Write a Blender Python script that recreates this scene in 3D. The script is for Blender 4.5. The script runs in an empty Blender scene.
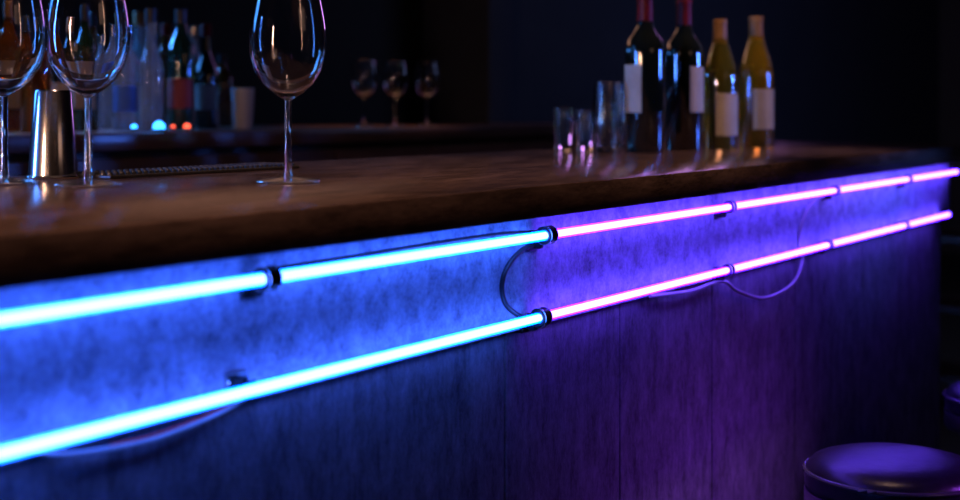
import bpy, bmesh, math, random
from mathutils import Vector, Matrix
random.seed(4)
PI = math.pi
S = bpy.context.scene
COL = S.collection
S.view_settings.view_transform = 'Standard'

# ------------------------------------------------------------------ camera geometry
FPX, CX, HY = 1400.0, 480.0, 107.0
TH = math.atan2(894.0, FPX)
CZ = 1.22
Fv = Vector((math.cos(TH), math.sin(TH), 0)); Rv = Vector((math.sin(TH), -math.cos(TH), 0))
ZT = CZ - 0.10            # bar top surface
ZB = CZ - 0.06            # back bar surface

def on_z(px, py, z):
    d = (CZ - z) * FPX / (py - HY)
    p = Fv * d + Rv * ((px - CX) / FPX * d)
    return Vector((p.x, p.y, z))
def on_y(px, Y, py=HY):
    k = (px - CX) / FPX
    d = Y / (Fv.y + Rv.y * k)
    return Vector((d * (Fv.x + Rv.x * k), Y, CZ - (py - HY) / FPX * d))

cam = bpy.data.cameras.new('camera'); camo = bpy.data.objects.new('camera', cam); COL.objects.link(camo)
camo.location = (0, 0, CZ); camo.rotation_euler = (PI / 2, 0, TH - PI / 2)
cam.sensor_width = 36; cam.lens = 36 * FPX / 960; cam.shift_y = -(250 - HY) / 960
cam.clip_start = 0.02; cam.clip_end = 60
cam.dof.use_dof = True; cam.dof.focus_distance = 1.95; cam.dof.aperture_fstop = 3.3
S.camera = camo

# ------------------------------------------------------------------ materials
def mat(name, color, rough=0.5, metal=0.0, c2=None, nscale=8, stretch=(1, 1, 1), bump=0.0, trans=0.0, coat=0.0,
        emit=None, estr=0.0, ior=1.45, detail=6, rvar=0.0, contrast=(0.35, 0.7), nrough=0.65, spec=0.5):
    m = bpy.data.materials.new(name); m.use_nodes = True
    nt = m.node_tree; b = nt.nodes['Principled BSDF']
    b.inputs['Base Color'].default_value = (*color, 1)
    b.inputs['Roughness'].default_value = rough; b.inputs['Metallic'].default_value = metal
    b.inputs['Transmission Weight'].default_value = trans; b.inputs['IOR'].default_value = ior
    b.inputs['Specular IOR Level'].default_value = spec
    b.inputs['Coat Weight'].default_value = coat; b.inputs['Coat Roughness'].default_value = 0.05
    if emit:
        b.inputs['Emission Color'].default_value = (*emit, 1); b.inputs['Emission Strength'].default_value = estr
    tc = nt.nodes.new('ShaderNodeTexCoord'); mp = nt.nodes.new('ShaderNodeMapping')
    mp.inputs['Scale'].default_value = stretch
    nt.links.new(tc.outputs['Object'], mp.inputs['Vector'])
    nz = nt.nodes.new('ShaderNodeTexNoise'); nz.inputs['Scale'].default_value = nscale; nz.inputs['Detail'].default_value = detail
    nz.inputs['Roughness'].default_value = nrough
    nt.links.new(mp.outputs['Vector'], nz.inputs['Vector'])
    if c2:
        r = nt.nodes.new('ShaderNodeValToRGB')
        r.color_ramp.elements[0].position = contrast[0]; r.color_ramp.elements[1].position = contrast[1]
        r.color_ramp.elements[0].color = (*color, 1); r.color_ramp.elements[1].color = (*c2, 1)
        nt.links.new(nz.outputs['Fac'], r.inputs['Fac']); nt.links.new(r.outputs['Color'], b.inputs['Base Color'])
    if rvar:
        mr = nt.nodes.new('ShaderNodeMapRange')
        mr.inputs['From Min'].default_value = 0.3; mr.inputs['From Max'].default_value = 0.7
        mr.inputs['To Min'].default_value = max(0.02, rough - rvar); mr.inputs['To Max'].default_value = rough + rvar
        nt.links.new(nz.outputs['Fac'], mr.inputs['Value']); nt.links.new(mr.outputs['Result'], b.inputs['Roughness'])
    if bump:
        bp = nt.nodes.new('ShaderNodeBump'); bp.inputs['Strength'].default_value = bump; bp.inputs['Distance'].default_value = 0.004
        nt.links.new(nz.outputs['Fac'], bp.inputs['Height']); nt.links.new(bp.outputs['Normal'], b.inputs['Normal'])
    return m

def emis(name, color, s=1.0):
    m = bpy.data.materials.new(name); m.use_nodes = True; nt = m.node_tree
    nt.nodes.remove(nt.nodes['Principled BSDF'])
    e = nt.nodes.new('ShaderNodeEmission'); e.inputs['Color'].default_value = (*color, 1); e.inputs['Strength'].default_value = s
    nt.links.new(e.outputs[0], nt.nodes['Material Output'].inputs['Surface']); return m

def shellmat(name, color, s):      # lit phosphor-tinted tube wall: see-through with a glow of its own
    m = bpy.data.materials.new(name); m.use_nodes = True; nt = m.node_tree
    nt.nodes.remove(nt.nodes['Principled BSDF'])
    t = nt.nodes.new('ShaderNodeBsdfTransparent'); e = nt.nodes.new('ShaderNodeEmission')
    e.inputs['Color'].default_value = (*color, 1); e.inputs['Strength'].default_value = s
    a = nt.nodes.new('ShaderNodeAddShader')
    nt.links.new(t.outputs[0], a.inputs[0]); nt.links.new(e.outputs[0], a.inputs[1])
    nt.links.new(a.outputs[0], nt.nodes['Material Output'].inputs['Surface']); return m

def thinglass(name, tint=(.97, .98, 1), rough=.03, base=.10, gain=.75):     # thin clear glass: lets light straight through, mirrors at its edges
    m = bpy.data.materials.new(name); m.use_nodes = True; nt = m.node_tree
    nt.nodes.remove(nt.nodes['Principled BSDF'])
    t = nt.nodes.new('ShaderNodeBsdfTransparent'); t.inputs['Color'].default_value = (*tint, 1)
    g = nt.nodes.new('ShaderNodeBsdfGlossy'); g.inputs['Roughness'].default_value = rough
    f = nt.nodes.new('ShaderNodeLayerWeight'); f.inputs['Blend'].default_value = .5
    p = nt.nodes.new('ShaderNodeMath'); p.operation = 'POWER'; p.inputs[1].default_value = 4
    q = nt.nodes.new('ShaderNodeMath'); q.operation = 'MULTIPLY_ADD'; q.inputs[1].default_value = gain; q.inputs[2].default_value = base
    x = nt.nodes.new('ShaderNodeMixShader')
    nt.links.new(f.outputs['Facing'], p.inputs[0]); nt.links.new(p.outputs[0], q.inputs[0])
    nt.links.new(q.outputs[0], x.inputs[0]); nt.links.new(t.outputs[0], x.inputs[1]); nt.links.new(g.outputs[0], x.inputs[2])
    nt.links.new(x.outputs[0], nt.nodes['Material Output'].inputs['Surface']); return m

M = {
 'top': mat('bar_top_polished', (0.030, 0.018, 0.014), 0.12, c2=(0.21, 0.130, 0.100), nscale=16, stretch=(.5, 1.8, 2.6), bump=0.09, rvar=0.08, detail=14, contrast=(.36, .74), nrough=.82),
 'fascia': mat('mottled_concrete', (0.055, 0.065, 0.085), 0.85, c2=(0.56, 0.68, 0.88), nscale=34, stretch=(1.0, 1, 0.9), bump=0.6, detail=15, contrast=(0.33, 0.70), nrough=0.86),
 'panel': mat('dark_stained_boards', (0.022, 0.022, 0.028), 0.8, c2=(0.38, 0.38, 0.46), nscale=18, stretch=(1.4, 1.4, 0.55), bump=0.6, detail=14, contrast=(0.36, 0.76), nrough=0.87),
 'black': mat('black_plastic', (0.012, 0.012, 0.014), 0.35, c2=(0.02, 0.02, 0.022), nscale=30),
 'carcass': mat('dark_carcass', (0.015, 0.013, 0.013), 0.6, c2=(0.03, 0.026, 0.025)),
 'steel': mat('brushed_steel', (0.66, 0.64, 0.62), 0.18, 1.0, c2=(0.54, 0.52, 0.51), nscale=20, stretch=(1, 1, 12)),
 'metal_dark': mat('dark_metal', (0.14, 0.14, 0.15), 0.3, 1.0, c2=(0.2, 0.2, 0.21), nscale=25),
 'metal_mid': mat('grey_metal', (0.45, 0.45, 0.47), 0.28, 1.0, c2=(0.52, 0.52, 0.54), nscale=25),
 'glass': mat('clear_glass', (1, 1, 1), 0.0, trans=1.0, ior=1.5),
 'footglass': thinglass('foot_clear_glass', rough=.22, base=.36, gain=.6),
 'rubber': mat('black_rubber', (0.008, 0.007, 0.007), 0.5, c2=(0.014, 0.012, 0.012), nscale=40),
 'leather': mat('black_leather', (0.014, 0.012, 0.017), 0.30, c2=(0.036, 0.031, 0.042), nscale=22, bump=0.28, detail=10, spec=.6),
 'piping': mat('glossy_leather_piping', (0.08, 0.07, 0.085), 0.22, c2=(0.12, 0.11, 0.13), nscale=30),
 'redglass': mat('dark_wine_glass', (0.004, 0.006, 0.004), 0.03, c2=(0.006, 0.008, 0.006), coat=1.0, ior=1.52),
 'whitewine': mat('pale_wine_glass', (0.56, 0.50, 0.07), 0.02, trans=0.93, ior=1.36, coat=1.0),
 'whitewine2': mat('golden_wine_glass', (0.86, 0.52, 0.03), 0.02, trans=0.88, ior=1.36, coat=1.0),
 'capsule': mat('wine_red_foil', (0.075, 0.001, 0.002), 0.5, 0.0, c2=(0.11, 0.002, 0.003), nscale=40, spec=.2),
 'goldcap': mat('tan_foil', (0.19, 0.10, 0.030), 0.5, 0.0, c2=(0.26, 0.14, 0.048), nscale=40, spec=.3),
 'label': mat('paper_label', (0.34, 0.30, 0.23), 0.8, c2=(0.42, 0.37, 0.29), nscale=20, spec=.2),
 'dimlabel': mat('dimmed_paper_label', (0.18, 0.155, 0.14), 0.7, c2=(0.25, 0.22, 0.20), nscale=20),  # paper darkened so the strongly lit back bar labels read dimmer
 'redlabel': mat('red_paper_label', (0.26, 0.03, 0.02), 0.6, c2=(0.34, 0.05, 0.04), nscale=20),
 'bluelabel': mat('blue_paper_label', (0.03, 0.10, 0.4), 0.6, c2=(0.05, 0.15, 0.5), nscale=20),
 'amber': mat('amber_spirit', (0.50, 0.17, 0.025), 0.05, trans=0.90, ior=1.36, coat=1.0),
 'clearspirit': mat('clear_spirit', (0.75, 0.85, 0.95), 0.08, trans=0.86, ior=1.36, coat=1.0),
 'greenspirit': mat('green_spirit', (0.06, 0.16, 0.08), 0.04, trans=0.9, ior=1.36, coat=1.0),
 'ceramic': mat('white_ceramic', (0.45, 0.41, 0.39), 0.4, c2=(0.5, 0.46, 0.44), nscale=15),
 'wall': mat('navy_wall', (0.026, 0.032, 0.058), 0.75, c2=(0.034, 0.040, 0.068), nscale=3, bump=0.1),
 'wall2': mat('alcove_wall', (0.010, 0.009, 0.011), 0.7, c2=(0.016, 0.014, 0.016), nscale=3, bump=0.1),
 'floor': mat('dark_floor', (0.035, 0.026, 0.022), 0.45, c2=(0.06, 0.045, 0.038), nscale=5, stretch=(1, 6, 1)),
 'ceil': mat('dark_ceiling', (0.015, 0.015, 0.018), 0.8, c2=(0.02, 0.02, 0.024)),
 'bback': mat('back_bar_wood', (0.05, 0.026, 0.022), 0.3, c2=(0.11, 0.06, 0.05), nscale=6, stretch=(1, 5, 5)),
 'cable': mat('black_cable', (0.02, 0.02, 0.022), 0.4, c2=(0.03, 0.03, 0.032), nscale=40),
 'gcable': mat('grey_cable', (0.32, 0.32, 0.33), 0.35, c2=(0.38, 0.38, 0.39), nscale=40),
 'rcable': mat('red_cable', (0.60, 0.03, 0.02), 0.4, c2=(0.65, 0.05, 0.03), nscale=40),
 'bluecore': emis('blue_neon_core', (0.33, 0.44, 1.0), 3.0),
 'purplecore': emis('purple_neon_core', (0.54, 0.42, 1.0), 3.0),
 'blueshell': shellmat('blue_neon_glass', (0.0, 0.090, 1.0), 9.0),
 'purpleshell': shellmat('purple_neon_glass', (0.070, 0.0, 1.0), 11.0),
 'glowblue': emis('blue_glow', (0.03, 0.30, 1.0), 7),
 'glowred': emis('red_glow', (1.0, 0.10, 0.05), 3),
 'glowwarm': emis('warm_glow', (1.0, 0.42, 0.12), 4),
}

# ------------------------------------------------------------------ mesh builder
class MB:
    def __init__(s): s.bm = bmesh.new()
    def box(s, a, b, bev=0.0, seg=2):
        x0, y0, z0 = a; x1, y1, z1 = b
        t = bmesh.new()
        bmesh.ops.create_cube(t, size=1.0)
        for v in t.verts:
            v.co = Vector(((x0 + x1) / 2 + v.co.x * (x1 - x0), (y0 + y1) / 2 + v.co.y * (y1 - y0), (z0 + z1) / 2 + v.co.z * (z1 - z0)))
        if bev: bmesh.ops.bevel(t, geom=t.edges[:], offset=bev, segments=seg, affect='EDGES', profile=0.5)
        s.merge(t); return s
    def merge(s, t, mtx=None):
        if mtx is not None: bmesh.ops.transform(t, matrix=mtx, verts=t.verts[:])
        me = bpy.data.meshes.new('tmp'); t.to_mesh(me); t.free(); s.bm.from_mesh(me); bpy.data.meshes.remove(me)
    def lathe(s, prof, seg=40, mtx=None, a0=0.0, a1=2 * PI):
        t = bmesh.new(); full = abs(a1 - a0 - 2 * PI) < 1e-6
        n = seg if full else seg + 1
        rings = []
        for r, z in prof:
            if r < 1e-7: rings.append([t.verts.new((0, 0, z))])
            else: rings.append([t.verts.new((r * math.cos(a0 + (a1 - a0) * i / seg), r * math.sin(a0 + (a1 - a0) * i / seg), z)) for i in range(n)])
        for A, B in zip(rings, rings[1:]):
            for i in range(seg):
                j = (i + 1) % n
                if len(A) == 1 and len(B) == 1: continue
                if len(A) == 1: t.faces.new((A[0], B[i], B[j]))
                elif len(B) == 1: t.faces.new((A[i], A[j], B[0]))
                else: t.faces.new((A[i], A[j], B[j], B[i]))
        bmesh.ops.recalc_face_normals(t, faces=t.faces[:])
        s.merge(t, mtx); return s
    def tube(s, pts, r, seg=10, closed=False):
        t = bmesh.new(); pts = [Vector(p) for p in pts]; n = len(pts); rings = []
        up = Vector((0, 1, 0.01)).normalized()
        for i, p in enumerate(pts):
            if closed: d = pts[(i + 1) % n] - pts[i - 1]
            else: d = pts[min(i + 1, n - 1)] - pts[max(i - 1, 0)]
            d.normalize(); u = (up - d * up.dot(d))
            if u.length < 1e-3: u = Vector((0, 0, 1)) - d * d.z
            u.normalize(); w = d.cross(u)
            rings.append([t.verts.new(p + (u * math.cos(2 * PI * k / seg) + w * math.sin(2 * PI * k / seg)) * r) for k in range(seg)])
        for i in range(n if closed else n - 1):
            A, B = rings[i], rings[(i + 1) % n]
            for k in range(seg): t.faces.new((A[k], A[(k + 1) % seg], B[(k + 1) % seg], B[k]))
        if not closed: t.faces.new(rings[0]); t.faces.new(rings[-1])
        bmesh.ops.recalc_face_normals(t, faces=t.faces[:])
        s.merge(t); return s
    def build(s, name, m, parent=None, label=None):
        for f in s.bm.faces: f.smooth = True
        for e in s.bm.edges:
            if len(e.link_faces) == 2 and e.calc_face_angle(0) > 0.6: e.smooth = False
        me = bpy.data.meshes.new(name); s.bm.to_mesh(me); s.bm.free(); me.materials.append(m)
        o = bpy.data.objects.new(name, me); COL.objects.link(o); o.parent = parent
        if label: o['label'] = label
        return o
AX = Matrix.Rotation(PI / 2, 4, 'Y')       # lathe axis z -> x
AY = Matrix.Rotation(PI / 2, 4, 'X')       # lathe axis z -> -y
def T(x, y, z): return Matrix.Translation((x, y, z))
def smooth_path(ctrl, n=10):
    P = [Vector(c) for c in ctrl]; P = [P[0] * 2 - P[1]] + P + [P[-1] * 2 - P[-2]]; out = []
    for i in range(1, len(P) - 2):
        for k in range(n):
            t = k / n; a, b, c, d = P[i - 1:i + 3]
            out.append(0.5 * (2 * b + (c - a) * t + (2 * a - 5 * b + 4 * c - d) * t * t + (3 * b - a - 3 * c + d) * t ** 3))
    return out + [P[-2]]
def tag(o, label, cat, group=None, kind=None):
    o['label'] = label; o['category'] = cat
    if group: o['group'] = group
    if kind: o['kind'] = kind
    return o
def thing(name, label, cat, loc=(0, 0, 0), group=None, rz=0.0):
    o = bpy.data.objects.new(name, None); COL.objects.link(o); o.location = loc; o.rotation_euler = (0, 0, rz)
    o.empty_display_size = 0.05
    return tag(o, label, cat, group)
def struct(name, mb, m):
    o = mb.build(name, m); o['kind'] = 'structure'; return o
def dup(root, loc, label, scale=1.0, rz=0.0, group=None):
    r = root.copy(); COL.objects.link(r); r.location = loc; r.rotation_euler = (0, 0, rz); r.scale = (scale,) * 3; r['label'] = label
    if group: r['group'] = group
    for ch in root.children:
        c = ch.copy(); COL.objects.link(c); c.parent = r
        for g in ch.children:
            d = g.copy(); COL.objects.link(d); d.parent = c
    return r

# ------------------------------------------------------------------ room shell
X0, X1, Y0, Y1, YW, H = -2.5, 12.0, -2.6, 3.40, 3.08, 2.9
XP = on_y(487, YW).x
struct('floor', MB().box((X0, Y0, -0.1), (X1, Y1, 0)), M['floor'])
struct('ceiling', MB().box((X0, Y0, H), (X1, Y1, H + 0.1)), M['ceil'])
struct('wall_back', MB().box((XP, YW, 0), (X1, Y1 + 0.1, H)), M['wall'])
struct('wall_alcove', MB().box((X0, Y1, 0), (XP, Y1 + 0.1, H)), M['wall2'])
struct('wall_right', MB().box((X1, Y0, 0), (X1 + 0.1, Y1, H)), M['wall'])
struct('wall_left', MB().box((X0 - 0.1, Y0, 0), (X0, Y1, H)), M['wall2'])
struct('wall_front', MB().box((X0, Y0 - 0.1, 0), (X1, Y0, H)), M['wall2'])
struct('trim_1', MB().box((XP - 0.03, YW - 0.03, 0), (XP + 0.16, YW, H), 0.004), M['wall'])

# ------------------------------------------------------------------ bar counter
YF = 0.891           # front edge of the top
YFA = 0.935          # face of the fascia board
YP = 0.952           # face of the lower boards
YT = 0.912           # axis of the neon tubes
ZS = CZ - 0.1407     # underside of the top
ZF = CZ - 0.290      # bottom of fascia
XL, XE = -0.6, on_y(940, YP).x
XTE = 3.95
YBK = 1.66
bt = MB().box((XL, YF, ZS), (XTE, YBK, ZT), 0.0016, 2).build('bar_worktop', M['top'])
tag(bt, 'long polished dark brown bar worktop carrying the wine glasses and wine bottles', 'worktop')
bc = thing('bar_counter', 'bar front of mottled grey board over dark vertical boards behind the neon tubes', 'bar counter', (0, 0, 0))
MB().box((XL, YP + 0.02, 0), (XE, YBK - 0.08, ZS - 0.0005)).build('carcass', M['carcass'], bc)
MB().box((XL, YFA, ZF), (XE + 0.035, YP + 0.02, ZS - 0.0005), 0.002).build('fascia_board', M['fascia'], bc, 'mottled concrete-look board behind the neon tubes')
xs = [XL] + [on_y(p, YP).x for p in (505, 620, 712, 795, 862)] + [XE]
for a, b in zip(xs, xs[1:]):
    MB().box((a + 0.0018, YP, 0.1), (b - 0.0018, YP + 0.02, ZF), 0.0015, 1).build('front_panel', M['panel'], bc)
MB().box((XL, YP + 0.0, 0), (XE, YP + 0.02, 0.098)).build('kick_plate', M['black'], bc)

# ------------------------------------------------------------------ neon tubes
ZU = CZ - 0.155 * YT / 0.843
ZL = CZ - 0.2525 * YT / 0.843
RT = 0.0065
def neon(xa, xb, z, hue, label, group):
    t = thing('neon_tube', label, 'neon tube', ((xa + xb) / 2, YT, z), group)
    h = (xb - xa) / 2
    MB().lathe([(0, -h + 0.004), (0.0045, -h + 0.004), (0.0045, h - 0.004), (0, h - 0.004)], 24, AX).build('glow_core', M[hue + 'core'], t)
    MB().lathe([(RT, -h + 0.003), (RT, h - 0.003)], 28, AX).build('glass_tube', M[hue + 'shell'], t)
    for s in (-1, 1):
        MB().lathe([(0, s * h), (0.0070, s * h), (0.0074, s * (h - 0.001)), (0.0074, s * (h - 0.007)), (0.0069, s * (h - 0.008))], 24, AX).build('end_cap', M['metal_dark'], t)
    return t
ju = [on_y(p, YT).x for p in (267, 547, 730, 835, 908, 957)]
jl = [on_y(p, YT).x for p in (541, 728, 828, 905, 949)]
GU, GL = 'upper row of neon tubes', 'lower row of neon tubes'
neon(-0.1, ju[0], ZU, 'blue', 'blue neon tube of the upper row cut by the left edge of the photo', GU)
neon(ju[0], ju[1], ZU, 'blue', 'blue neon tube of the upper row directly under the single wine glass', GU)
neon(ju[1], ju[2], ZU, 'purple', 'longest purple neon tube of the upper row, meeting the blue one', GU)
neon(ju[2], ju[3], ZU, 'purple', 'second purple neon tube of the upper row, below the pale wine bottles', GU)
neon(ju[3], ju[4], ZU, 'purple', 'third purple neon tube of the upper row, last but one before the bar end', GU)
neon(ju[4], ju[5], ZU, 'purple', 'last short-looking purple neon tube of the upper row at the far bar end', GU)
neon(-0.1, jl[0], ZL, 'blue', 'long blue neon tube of the lower row running off the left edge', GL)
neon(jl[0], jl[1], ZL, 'purple', 'longest purple neon tube of the lower row, meeting the blue one', GL)
neon(jl[1], jl[2], ZL, 'purple', 'second purple neon tube of the lower row, above the hanging cable loop', GL)
neon(jl[2], jl[3], ZL, 'purple', 'third purple neon tube of the lower row, last but one before the bar end', GL)
neon(jl[3], jl[4], ZL, 'purple', 'last purple neon tube of the lower row at the far bar end', GL)

# clips holding the tubes
GC = 'clips holding the neon tubes'
def clip_base(t, zo):
    MB().box((-0.004, 0.0072, min(0, zo) - 0.004), (0.004, YFA - YT - 0.003, max(0, zo) + 0.004), 0.001, 1).build('post', M['black'], t)
    MB().box((-0.015, YFA - YT - 0.004, zo - 0.007), (0.015, YFA - YT - 0.0002, zo + 0.007), 0.0012, 1).build('mounting_plate', M['metal_dark'], t, 'dark metal mounting plate')
    for s in (-1, 1):
        MB().lathe([(0, 0), (0.0028, 0), (0.0032, 0.0012), (0, 0.0024)], 12, T(s * 0.0105, YFA - YT - 0.0035, zo) @ AY).build('screw', M['steel'], t)
def make_clip(x, z, label, w, ro):
    t = thing('tube_clip', label, 'clip', (x, YT, z), GC)
    MB().lathe([(0.0075, -w), (ro - 0.001, -w), (ro, -w + 0.001), (ro, w - 0.001), (ro - 0.001, w), (0.0075, w), (0.0075, -w)], 28, AX).build('collar', M['black'], t)
    for s in (-1, 1):
        MB().lathe([(ro - .0008, s * (w - .0036)), (ro + .0009, s * (w - .0036)), (ro + .0009, s * (w - .0012)), (ro - .0008, s * (w - .0012))], 28, AX).build('band', M['steel'], t, 'thin steel band')
    clip_base(t, -0.014)
    return t
names_u = ['black clip joining the two blue tubes of the upper row', 'black clip where blue meets purple on the upper row',
           'clip on the upper row between first and second purple tube', 'clip on the upper row between second and third purple tube',
           'clip on the upper row between third and last purple tube']
for i, x in enumerate(ju[:5]): make_clip(x, ZU, names_u[i], .0095 if i < 2 else .007, .0118 if i < 2 else .0100)
names_l = ['black clip where blue meets purple on the lower row', 'clip on the lower row between first and second purple tube',
           'clip on the lower row between second and third purple tube', 'clip on the lower row between third and last purple tube']
for i, x in enumerate(jl[:4]): make_clip(x, ZL, names_l[i], .0095 if i < 1 else .007, .0118 if i < 1 else .0100)
t = thing('tube_clip', 'small black clip peeking out above the middle of the long lower blue tube', 'clip', (on_y(252, YT).x, YT, ZL), GC)
MB().lathe([(0.0069, -.006), (.0094, -.006), (.0094, .006), (.0069, .006), (.0069, -.006)], 16, AX @ Matrix.Rotation(PI / 2, 4, 'Z'), -1.5, 1.5).build('cradle', M['black'], t)
clip_base(t, 0.008)

# cables
def cable(pts, r, m, label):
    P = [on_y(px, YFA - r, py) for px, py in pts]
    o = MB().tube(smooth_path(P, 9), r, 10).build('power_cable', m)
    return tag(o, label, 'cable', 'cables of the neon tubes')
cable([(541, 243), (522, 250), (507, 268), (502, 288), (507, 306), (522, 317), (536, 320)], 0.0032, M['cable'],
      'black cable bowed between upper and lower row where blue meets purple')
cable([(248, 382), (245, 396), (228, 409), (190, 426), (150, 440), (100, 450), (55, 454), (15, 450)], 0.0022, M['gcable'],
      'grey cable sagging below the long lower blue tube')
cable([(240, 384), (239, 398), (222, 408), (187, 423), (150, 436), (110, 445)], 0.0011, M['rcable'],
      'thin red wire beside the grey cable below the long lower blue tube')
cable([(833, 194), (815, 200), (803, 220), (799, 242), (802, 262), (792, 284), (765, 298), (738, 291), (722, 281), (690, 291), (650, 296)], 0.0030, M['gcable'],
      'cable looping from upper row down below the second purple tube')
cable([(545, 231), (500, 234), (430, 244), (350, 257), (285, 267), (266, 272)], 0.0016, M['cable'],
      'thin black cable running just above the second blue tube')

# ------------------------------------------------------------------ wine glasses
def bowl_prof():
    o = [(0, .1085), (.0042, .1085), (.0095, .112), (.020, .1185), (.033, .1300), (.044, .148), (.0495, .168), (.0508, .188), (.0485, .212), (.0440, .236), (.0408, .252)]
    i = [(.0394, .2526), (.0426, .236), (.0471, .212), (.0494, .188), (.0481, .168), (.0426, .1490), (.0315, .1316), (.0187, .1208), (.008, .1157), (0, .1147)]
    return o + i
def make_wineglass(loc, label, group):
    t = thing('wine_glass', label, 'wine glass', loc, group)
    MB().lathe(bowl_prof(), 56).build('bowl', M['glass'], t)
    MB().lathe([(0, .0085), (.0062, .0085), (.0052, .016), (.0047, .030), (.0044, .06), (.0044, .09), (.0045, .1083), (0, .1083)], 24).build('stem', M['glass'], t)
    MB().lathe([(0, .0003), (.039, .0003), (.0415, .0014), (.0418, .0024), (.0412, .0036), (.030, .0056), (.014, .0072), (.0064, .0085), (0, .0085)], 48).build('foot', M['footglass'], t)
    return t
GW = 'wine glasses on the bar top'
wg = make_wineglass(on_z(288, 183, ZT), 'empty wine glass standing alone near the middle of the bar top', GW)
dup(wg, on_z(88, 186, ZT), 'empty wine glass right of the steel shaker cup', 1.03)
dup(wg, on_z(4, 184, ZT), 'empty wine glass cut by the left edge of the photo', 1.05)
for px, lab in ((364, 'left'), (395, 'middle'), (427, 'right')):
    p = on_y(px, 2.56); p.z = ZB
    dup(wg, p, lab + ' one of the three small wine glasses on the back bar', 0.80, group='three wine glasses on the back bar')

# shaker tin, upside down
sp = on_z(53, 178, ZT)
sh = thing('shaker_cup', 'polished steel shaker cup standing upside down between the two left wine glasses', 'shaker cup', sp)
sh.scale = (1.05, 1.05, 1.0)
MB().lathe([(.0325, .004), (.0245, .121), (.0230, .1235), (0, .1235), (0, .1222), (.0225, .1222), (.0235, .120), (.0315, .004), (.0325, .004)], 48).build('body', M['steel'], sh)
MB().lathe([(.0318, .0003), (.0350, .0003), (.0360, .0020), (.0352, .0042), (.0326, .0045), (.0318, .0003)], 48).build('rim', M['steel'], sh)

# bar mat
mb = MB()
xa, xb, ya, yb = on_y(98, 1.50).x, on_y(288, 1.50).x, 1.475, 1.555
mb.box((xa, ya, ZT + 0.0002), (xb, yb, ZT + 0.005), 0.001, 1)
n = int((xb - xa) / 0.011)
for i in range(n):
    for j in range(6):
        cx = xa + (i + 0.5) * (xb - xa) / n; cy = ya + 0.008 + j * 0.0128
        mb.lathe([(.0038, .0), (.0034, .0035), (0, .004)], 8, T(cx, cy, ZT + 0.005))
tag(mb.build('bar_mat', M['rubber']), 'narrow black studded rubber bar mat behind the single wine glass', 'bar mat')

# ------------------------------------------------------------------ bottles
def patch(r, z0, z1, ang, half):
    mb = MB(); mb.lathe([(r, z0), (r + .0004, z0 + .0005), (r + .0004, z1 - .0005), (r, z1)], 24, None, ang - half, ang + half); return mb
def direction(a, b):   # a along camera-right, b towards camera
    v = Rv * a - Fv * b; return math.atan2(v.y, v.x)
BORD = [(0, .004), (.022, .003), (.030, 0), (.0362, 0), (.0378, .003), (.0378, .188), (.0365, .200), (.0315, .213), (.0225, .225), (.0165, .236), (.0146, .250), (.0140, .268), (.0138, .298), (0, .298)]
BURG = [(0, .004), (.022, .003), (.030, 0), (.0375, 0), (.0390, .003), (.0392, .150), (.0380, .168), (.0330, .192), (.0255, .215), (.0190, .235), (.0155, .252), (.0145, .268), (.0140, .290), (0, .290)]
def red_bottle(loc, label, ang, sc):
    t = thing('wine_bottle', label, 'wine bottle', loc, 'wine bottles on the bar top'); t.scale = (sc,) * 3
    MB().lathe(BORD, 48).build('body', M['redglass'], t)
    MB().lathe([(.0143, .243), (.0150, .243), (.0146, .270), (.0144, .288), (.0156, .289), (.0156, .297), (.0144, .300), (0, .3005)], 32).build('capsule', M['capsule'], t, 'dark red foil capsule')
    patch(.0380, .075, .165, ang, .75).build('paper_label', M['label'], t)
    return t
def white_bottle(loc, label, ang, sc, m, z0, z1):
    t = thing('wine_bottle', label, 'wine bottle', loc, 'wine bottles on the bar top'); t.scale = (sc,) * 3
    MB().lathe(BURG, 48).build('body', m, t)
    MB().lathe([(.0146, .238), (.0165, .238), (.0155, .262), (.0152, .282), (.0162, .283), (.0162, .290), (.0150, .2935), (0, .294)], 32).build('capsule', M['goldcap'], t, 'tan foil capsule')
    patch(.0394, z0, z1, ang, .95).build('paper_label', M['label'], t)
    return t
red_bottle(on_z(645, 152, ZT), 'dark red wine bottle with its label turned left, leftmost of the four bottles', direction(-.86, .5), 1.17)
red_bottle(on_z(684, 150, ZT), 'dark red wine bottle with its label turned right, touching the pale bottles', direction(.80, .6), 1.17)
white_bottle(on_z(720, 149, ZT), 'pale greenish white wine bottle between the dark bottles and the golden one', direction(.5, .86), 1.05, M['whitewine'], .030, .125)
white_bottle(on_z(756, 147, ZT), 'golden white wine bottle, rightmost of the four bottles', direction(.55, .84), 1.11, M['whitewine2'], .040, .130)

# drinking glasses beside the bottles
def tumbler(px, Y, prof, label):
    p = on_y(px, Y); p.z = ZT
    o = MB().lathe(prof, 40).build('drinking_glass', M['glass']); o.location = p
    return tag(o, label, 'drinking glass', 'drinking glasses left of the wine bottles')
def straight(r, h): return [(0, .0003), (r * .82, .0003), (r * .88, .003), (r, h), (r - .0012, h + .0006), (r - .0024, h), (r * .86 - .002, .012), (0, .011)]
def rounded(r, h): return [(0, .0003), (r * .60, .0003), (r * .68, .004), (r * .92, h * .25), (r, h * .45), (r * .95, h * .7), (r * .80, h), (r * .80 - .0018, h + .0004), (r * .95 - .002, h * .7), (r - .002, h * .45), (r * .92 - .0024, h * .25), (r * .6, .012), (0, .011)]
tumbler(563, 1.60, straight(.024, .098), 'short empty tumbler, leftmost of the glasses beside the wine bottles')
tumbler(585, 1.52, straight(.021, .090), 'second short tumbler, between the leftmost tumbler and the tall glasses')
tumbler(607, 1.43, rounded(.033, .155), 'tall rounded clear glass just right of the short tumblers')
tumbler(627, 1.55, rounded(.030, .165), 'tallest rounded glass, mostly hidden by the leftmost wine bottle')

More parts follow.
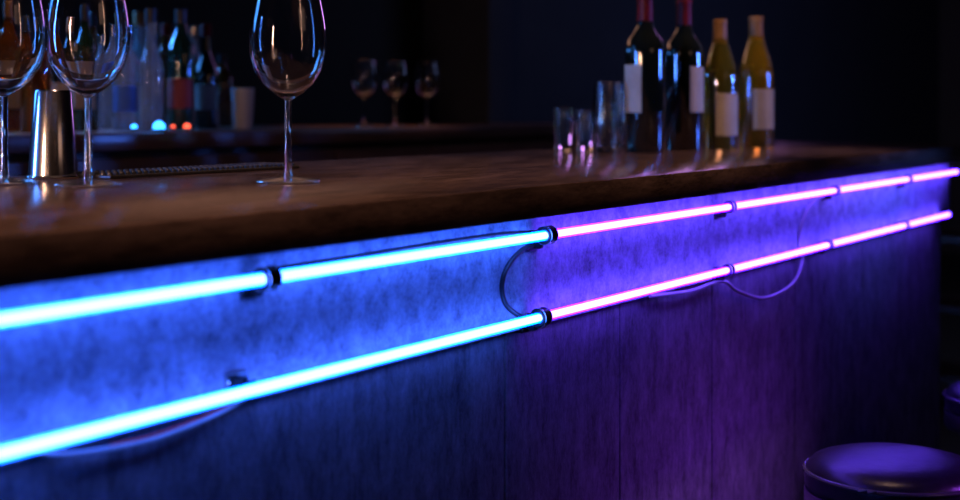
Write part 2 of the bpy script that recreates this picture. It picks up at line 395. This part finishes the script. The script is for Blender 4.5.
# ------------------------------------------------------------------ bar stools
st = thing('bar_stool', 'round black padded bar stool nearest the camera, purple light on its seat', 'bar stool', (2.195, 0.632, 0), 'bar stools in front of the bar')
SZ = CZ - 0.550
MB().lathe([(0, SZ + .004), (.04, SZ + .0038), (.08, SZ + .0025), (.108, SZ - .0005), (.126, SZ - .006), (.1355, SZ - .016), (.1385, SZ - .028), (.138, SZ - .042), (.132, SZ - .05), (0, SZ - .05)], 64).build('seat_cushion', M['leather'], st)
MB().tube([(.1372 * math.cos(2 * PI * k / 64), .1372 * math.sin(2 * PI * k / 64), SZ - .020) for k in range(64)], .0036, 8, True).build('piping', M['piping'], st, 'glossy piping round the seat edge')
MB().lathe([(.120, SZ - .050), (.1365, SZ - .050), (.1385, SZ - .053), (.1385, SZ - .078), (.137, SZ - .081), (0, SZ - .081)], 64).build('seat_ring', M['metal_mid'], st, 'grey metal ring under the seat')
MB().lathe([(0, SZ - .081), (.05, SZ - .081), (.045, SZ - .10), (.027, SZ - .12), (.027, .05), (0, .05)], 32).build('column', M['metal_dark'], st)
fr = MB().tube([(.15 * math.cos(2 * PI * k / 48), .15 * math.sin(2 * PI * k / 48), .24) for k in range(48)], .010, 10, True)
for k in range(3):
    a = k * 2 * PI / 3; fr.tube([(.02 * math.cos(a), .02 * math.sin(a), .24), (.15 * math.cos(a), .15 * math.sin(a), .24)], .008, 8)
fr.build('foot_ring', M['metal_dark'], st)
MB().lathe([(0, 0), (.185, 0), (.19, .004), (.185, .012), (.10, .028), (.035, .05), (0, .05)], 48).build('base', M['metal_dark'], st)
dup(st, (2.882, 0.588, 0), 'bar stool farther along, only its seat edge showing at the right edge')

# ------------------------------------------------------------------ back bar
BX0, BX1 = on_y(-120, 2.42).x, on_y(590, 2.42).x
YB = 2.42
bb = MB().box((BX0, YB, ZB - 0.04), (BX1, YW - 0.003, ZB), 0.004, 2).build('back_worktop', M['bback'])
tag(bb, 'reddish brown back bar worktop carrying the blurred bottles and three small glasses', 'worktop')
cb = thing('back_bar_cabinet', 'dark cupboard run under the back bar top behind the main bar', 'cabinet')
MB().box((BX0 + .03, YB + .05, 0), (BX1 - .03, YW - 0.01, ZB - .0405)).build('body', M['carcass'], cb)
nd = 6
for i in range(nd):
    a = BX0 + .04 + i * (BX1 - BX0 - .08) / nd; b = a + (BX1 - BX0 - .08) / nd - .006
    d = MB().box((a, YB + .032, .1), (b, YB + .05, ZB - .06), .002, 1).build('door', M['bback'], cb)
    MB().tube([(b - .03, YB + .032, .72), (b - .03, YB + .012, .74), (b - .03, YB + .012, .88), (b - .03, YB + .032, .90)], .004, 8).build('handle', M['steel'], d)

def spirit(px, Y, h, r, m, label, lab=None, cap='black', wide=True):
    p = on_y(px, Y); p.z = ZB
    t = thing('spirit_bottle', label, 'bottle', p, 'bottles on the back bar')
    hs = h * (.62 if wide else .50)
    MB().lathe([(0, .003), (r * .7, .002), (r * .93, 0), (r, .004), (r, hs), (r * .9, hs + .02 * h / .3), (r * .5, hs + .05 * h / .3), (.013, hs + .075 * h / .3), (.0125, h * .93), (0, h * .93)], 32).build('body', M[m], t)
    MB().lathe([(.0135, h * .88), (.0150, h * .88), (.0150, h * .995), (.0135, h), (0, h)], 24).build('cap', M[cap], t)
    if lab: patch(r + .0003, h * .18, h * .42, direction(.1, 1), 1.0).build('paper_label', M[lab], t)
    return t
spirit(10, 2.75, .31, .040, 'amber', 'amber spirit bottle with tan cap on the back bar at the left edge', 'dimlabel', 'goldcap')
spirit(36, 2.64, .27, .036, 'amber', 'second amber spirit bottle, dark capped, seen through the left glasses', None, 'black')
spirit(62, 2.86, .29, .036, 'redglass', 'black bottle behind the steel shaker cup and second wine glass', 'dimlabel', 'goldcap')
spirit(84, 2.70, .31, .036, 'greenspirit', 'dark green bottle on the back bar behind the second wine glass', 'dimlabel', 'black')
spirit(107, 2.88, .25, .034, 'clearspirit', 'short clear steel-capped bottle just right of the second wine glass', None, 'steel', False)
spirit(126, 2.70, .27, .034, 'clearspirit', 'clear bottle with blue label right of the second wine glass', 'bluelabel', 'steel')
spirit(151, 2.62, .31, .031, 'clearspirit', 'tall clear bottle with no label on the back bar', None, 'black', False)
spirit(166, 2.92, .30, .034, 'amber', 'amber bottle set back between the tall clear and the tall dark one', None, 'capsule')
spirit(181, 2.62, .315, .037, 'greenspirit', 'tall dark bottle with a red label on the back bar', 'redlabel', 'black')
spirit(206, 2.72, .29, .034, 'redglass', 'black bottle with pale label and red cap, rightmost in the front row', 'dimlabel', 'capsule', False)
spirit(139, 2.95, .33, .033, 'clearspirit', 'tall clear bottle set back behind the blue-label bottle', None, 'goldcap', False)
spirit(194, 2.93, .30, .033, 'clearspirit', 'clear bottle set back behind the black bottle with red cap', None, 'steel', False)
spirit(96, 2.97, .32, .034, 'amber', 'tall amber bottle set back beside the short steel-capped one', None, 'black', False)
spirit(222, 2.95, .22, .034, 'amber', 'short amber bottle set back left of the white cup', None, 'black')
p = on_y(243, 2.66); p.z = ZB
cu = MB().lathe([(0, .0003), (.024, .0003), (.026, .003), (.032, .112), (.0305, .1125), (.0245, .006), (0, .005)], 32).build('cup', M['ceramic'])
cu.location = p; tag(cu, 'small white cup right of the back bar bottles', 'cup')
def glow_at(px, Y, m, label, r=.013):  # glowing dots placed for the blurred coloured points among the bottles
    p = on_y(px, Y); p.z = ZB
    t = thing('glow_dot', label, 'light', p, 'small glowing dots on the back bar')
    MB().lathe([(0, 0.0002), (r, 0.0002), (r, .008), (0, .008)], 20).build('base', M['black'], t)
    MB().lathe([(r * .9, .008), (r * .8, .008 + r * .6), (r * .45, .008 + r), (0, .008 + r * 1.15)], 20).build('lens', M[m], t)
glow_at(134, 2.58, 'glowblue', 'small blue glowing dot on the back bar below the clear blue-label bottle', .008)
glow_at(159, 2.46, 'glowblue', 'larger blue glowing dot on the back bar below the tall clear bottle', .016)
glow_at(173, 2.56, 'glowred', 'left red glowing dot on the back bar below the tall red-label bottle', .006)
glow_at(187, 2.48, 'glowred', 'right red glowing dot on the back bar below the tall red-label bottle', .010)
glow_at(22, 2.85, 'glowwarm', 'added warm glowing dot on the back bar between the two amber bottles', .014)  # added glow that backlights the amber bottles

# shelving far behind the bar end
sf = thing('shelving_unit', 'low black shelving far beyond the bar end at the right edge', 'shelf', (5.7, 1.2, 0))
for y in (-.9, .9):
    for x in (0.02, .36): MB().box((x - .02, y - .02, 0), (x + .02, y + .02, .98)).build('post', M['black'], sf)
for z in (.12, .40, .68, .95): MB().box((0, -.9, z), (.38, .9, z + .025), .002, 1).build('shelf', M['bback'], sf)

# ------------------------------------------------------------------ lights
def area(name, loc, target, size, color, power, sy=None, spread=180, shape='RECTANGLE'):
    l = bpy.data.lights.new(name, 'AREA'); l.energy = power; l.color = color; l.size = size; l.spread = math.radians(spread)
    if sy: l.shape = shape; l.size_y = sy
    o = bpy.data.objects.new(name, l); COL.objects.link(o); o.location = loc
    o.rotation_euler = (Vector(target) - Vector(loc)).to_track_quat('-Z', 'Y').to_euler(); return o
def spot(name, loc, target, color, power, ang, blend=.6, rad=.04):
    l = bpy.data.lights.new(name, 'SPOT'); l.energy = power; l.color = color; l.spot_size = math.radians(ang); l.spot_blend = blend; l.shadow_soft_size = rad
    o = bpy.data.objects.new(name, l); COL.objects.link(o); o.location = loc
    o.rotation_euler = (Vector(target) - Vector(loc)).to_track_quat('-Z', 'Y').to_euler(); return o
WARM = (1, .57, .42)
spot('ceiling_spot', (0.9, 0.66, 2.85), (1.0, 1.18, ZT), WARM, 90, 44, .9)
spot('ceiling_spot', (2.0, 0.66, 2.85), (2.0, 1.22, ZT), WARM, 120, 44, .9)
spot('ceiling_spot', (3.1, 0.84, 2.85), (3.0, 1.28, ZT), WARM, 110, 38, .9)
spot('back_bar_spot', (2.1, 2.55, 2.8), (2.15, 2.90, ZB), (1, .52, .24), 90, 40, .9)
spot('back_bar_spot', (3.4, 2.30, 2.8), (3.5, 2.65, ZB), (1, .52, .30), 95, 24, .9)  # added warm spot for glints on the three small glasses
area('front_fill', (1.2, -2.2, 2.3), (1.8, .9, 1.1), 1.2, WARM, .3, .8, 70)
# grazing lights from behind the bar
area('warm_sheen_light', (4.0, 2.95, 1.95), (4.0, 1.4, ZT), 2.6, (1, .50, .34), 1.0, .25, 110, 'ELLIPSE')  # added unseen light for the warm sheen on the bar top
area('violet_light', (6.6, 2.7, 2.1), (3.0, 1.2, ZT), .5, (.60, .25, .85), .6, .6, 60)
area('blue_light', (1.2, 3.1, 1.95), (1.6, 1.3, ZT), .6, (.06, .3, 1), 2.0, .9, 70, 'ELLIPSE')
area('blue_back_light', (2.5, 3.3, 1.66), (2.5, 2.90, 1.2), 1.0, (.06, .3, 1), 11, .06, 85)  # added light giving the back bar bottles blue glints from behind
# added upright strip lights, out of view, for edge highlights on glass and bottles
area('blue_strip', (4.1, -0.5, 1.50), (2.95, 1.32, 1.27), .07, (.06, .18, 1), 1.1, .50, 26)
area('blue_strip', (0.2, 2.7, 1.35), (2.2, 1.3, 1.2), .08, (.08, .25, 1), 9, 1.0, 60)
area('warm_strip', (-0.9, 1.4, 1.45), (1.8, 1.35, 1.25), .06, (1, .55, .36), 4.4, .8, 50)
area('violet_seat_light', (3.0, -0.9, 1.5), (2.3, .63, .66), .5, (.36, .06, 1), .8, .2, 26)  # added violet light for the sheen on the stool seats
area('wall_fill', (6.5, 0.5, 2.7), (7.5, 3.0, 1.2), 2.0, (.35, .45, 1), 18)  # added dim blue fill that lifts the navy wall
w = bpy.data.worlds.new('World'); S.world = w; w.use_nodes = True
w.node_tree.nodes['Background'].inputs[0].default_value = (.01, .012, .02, 1)
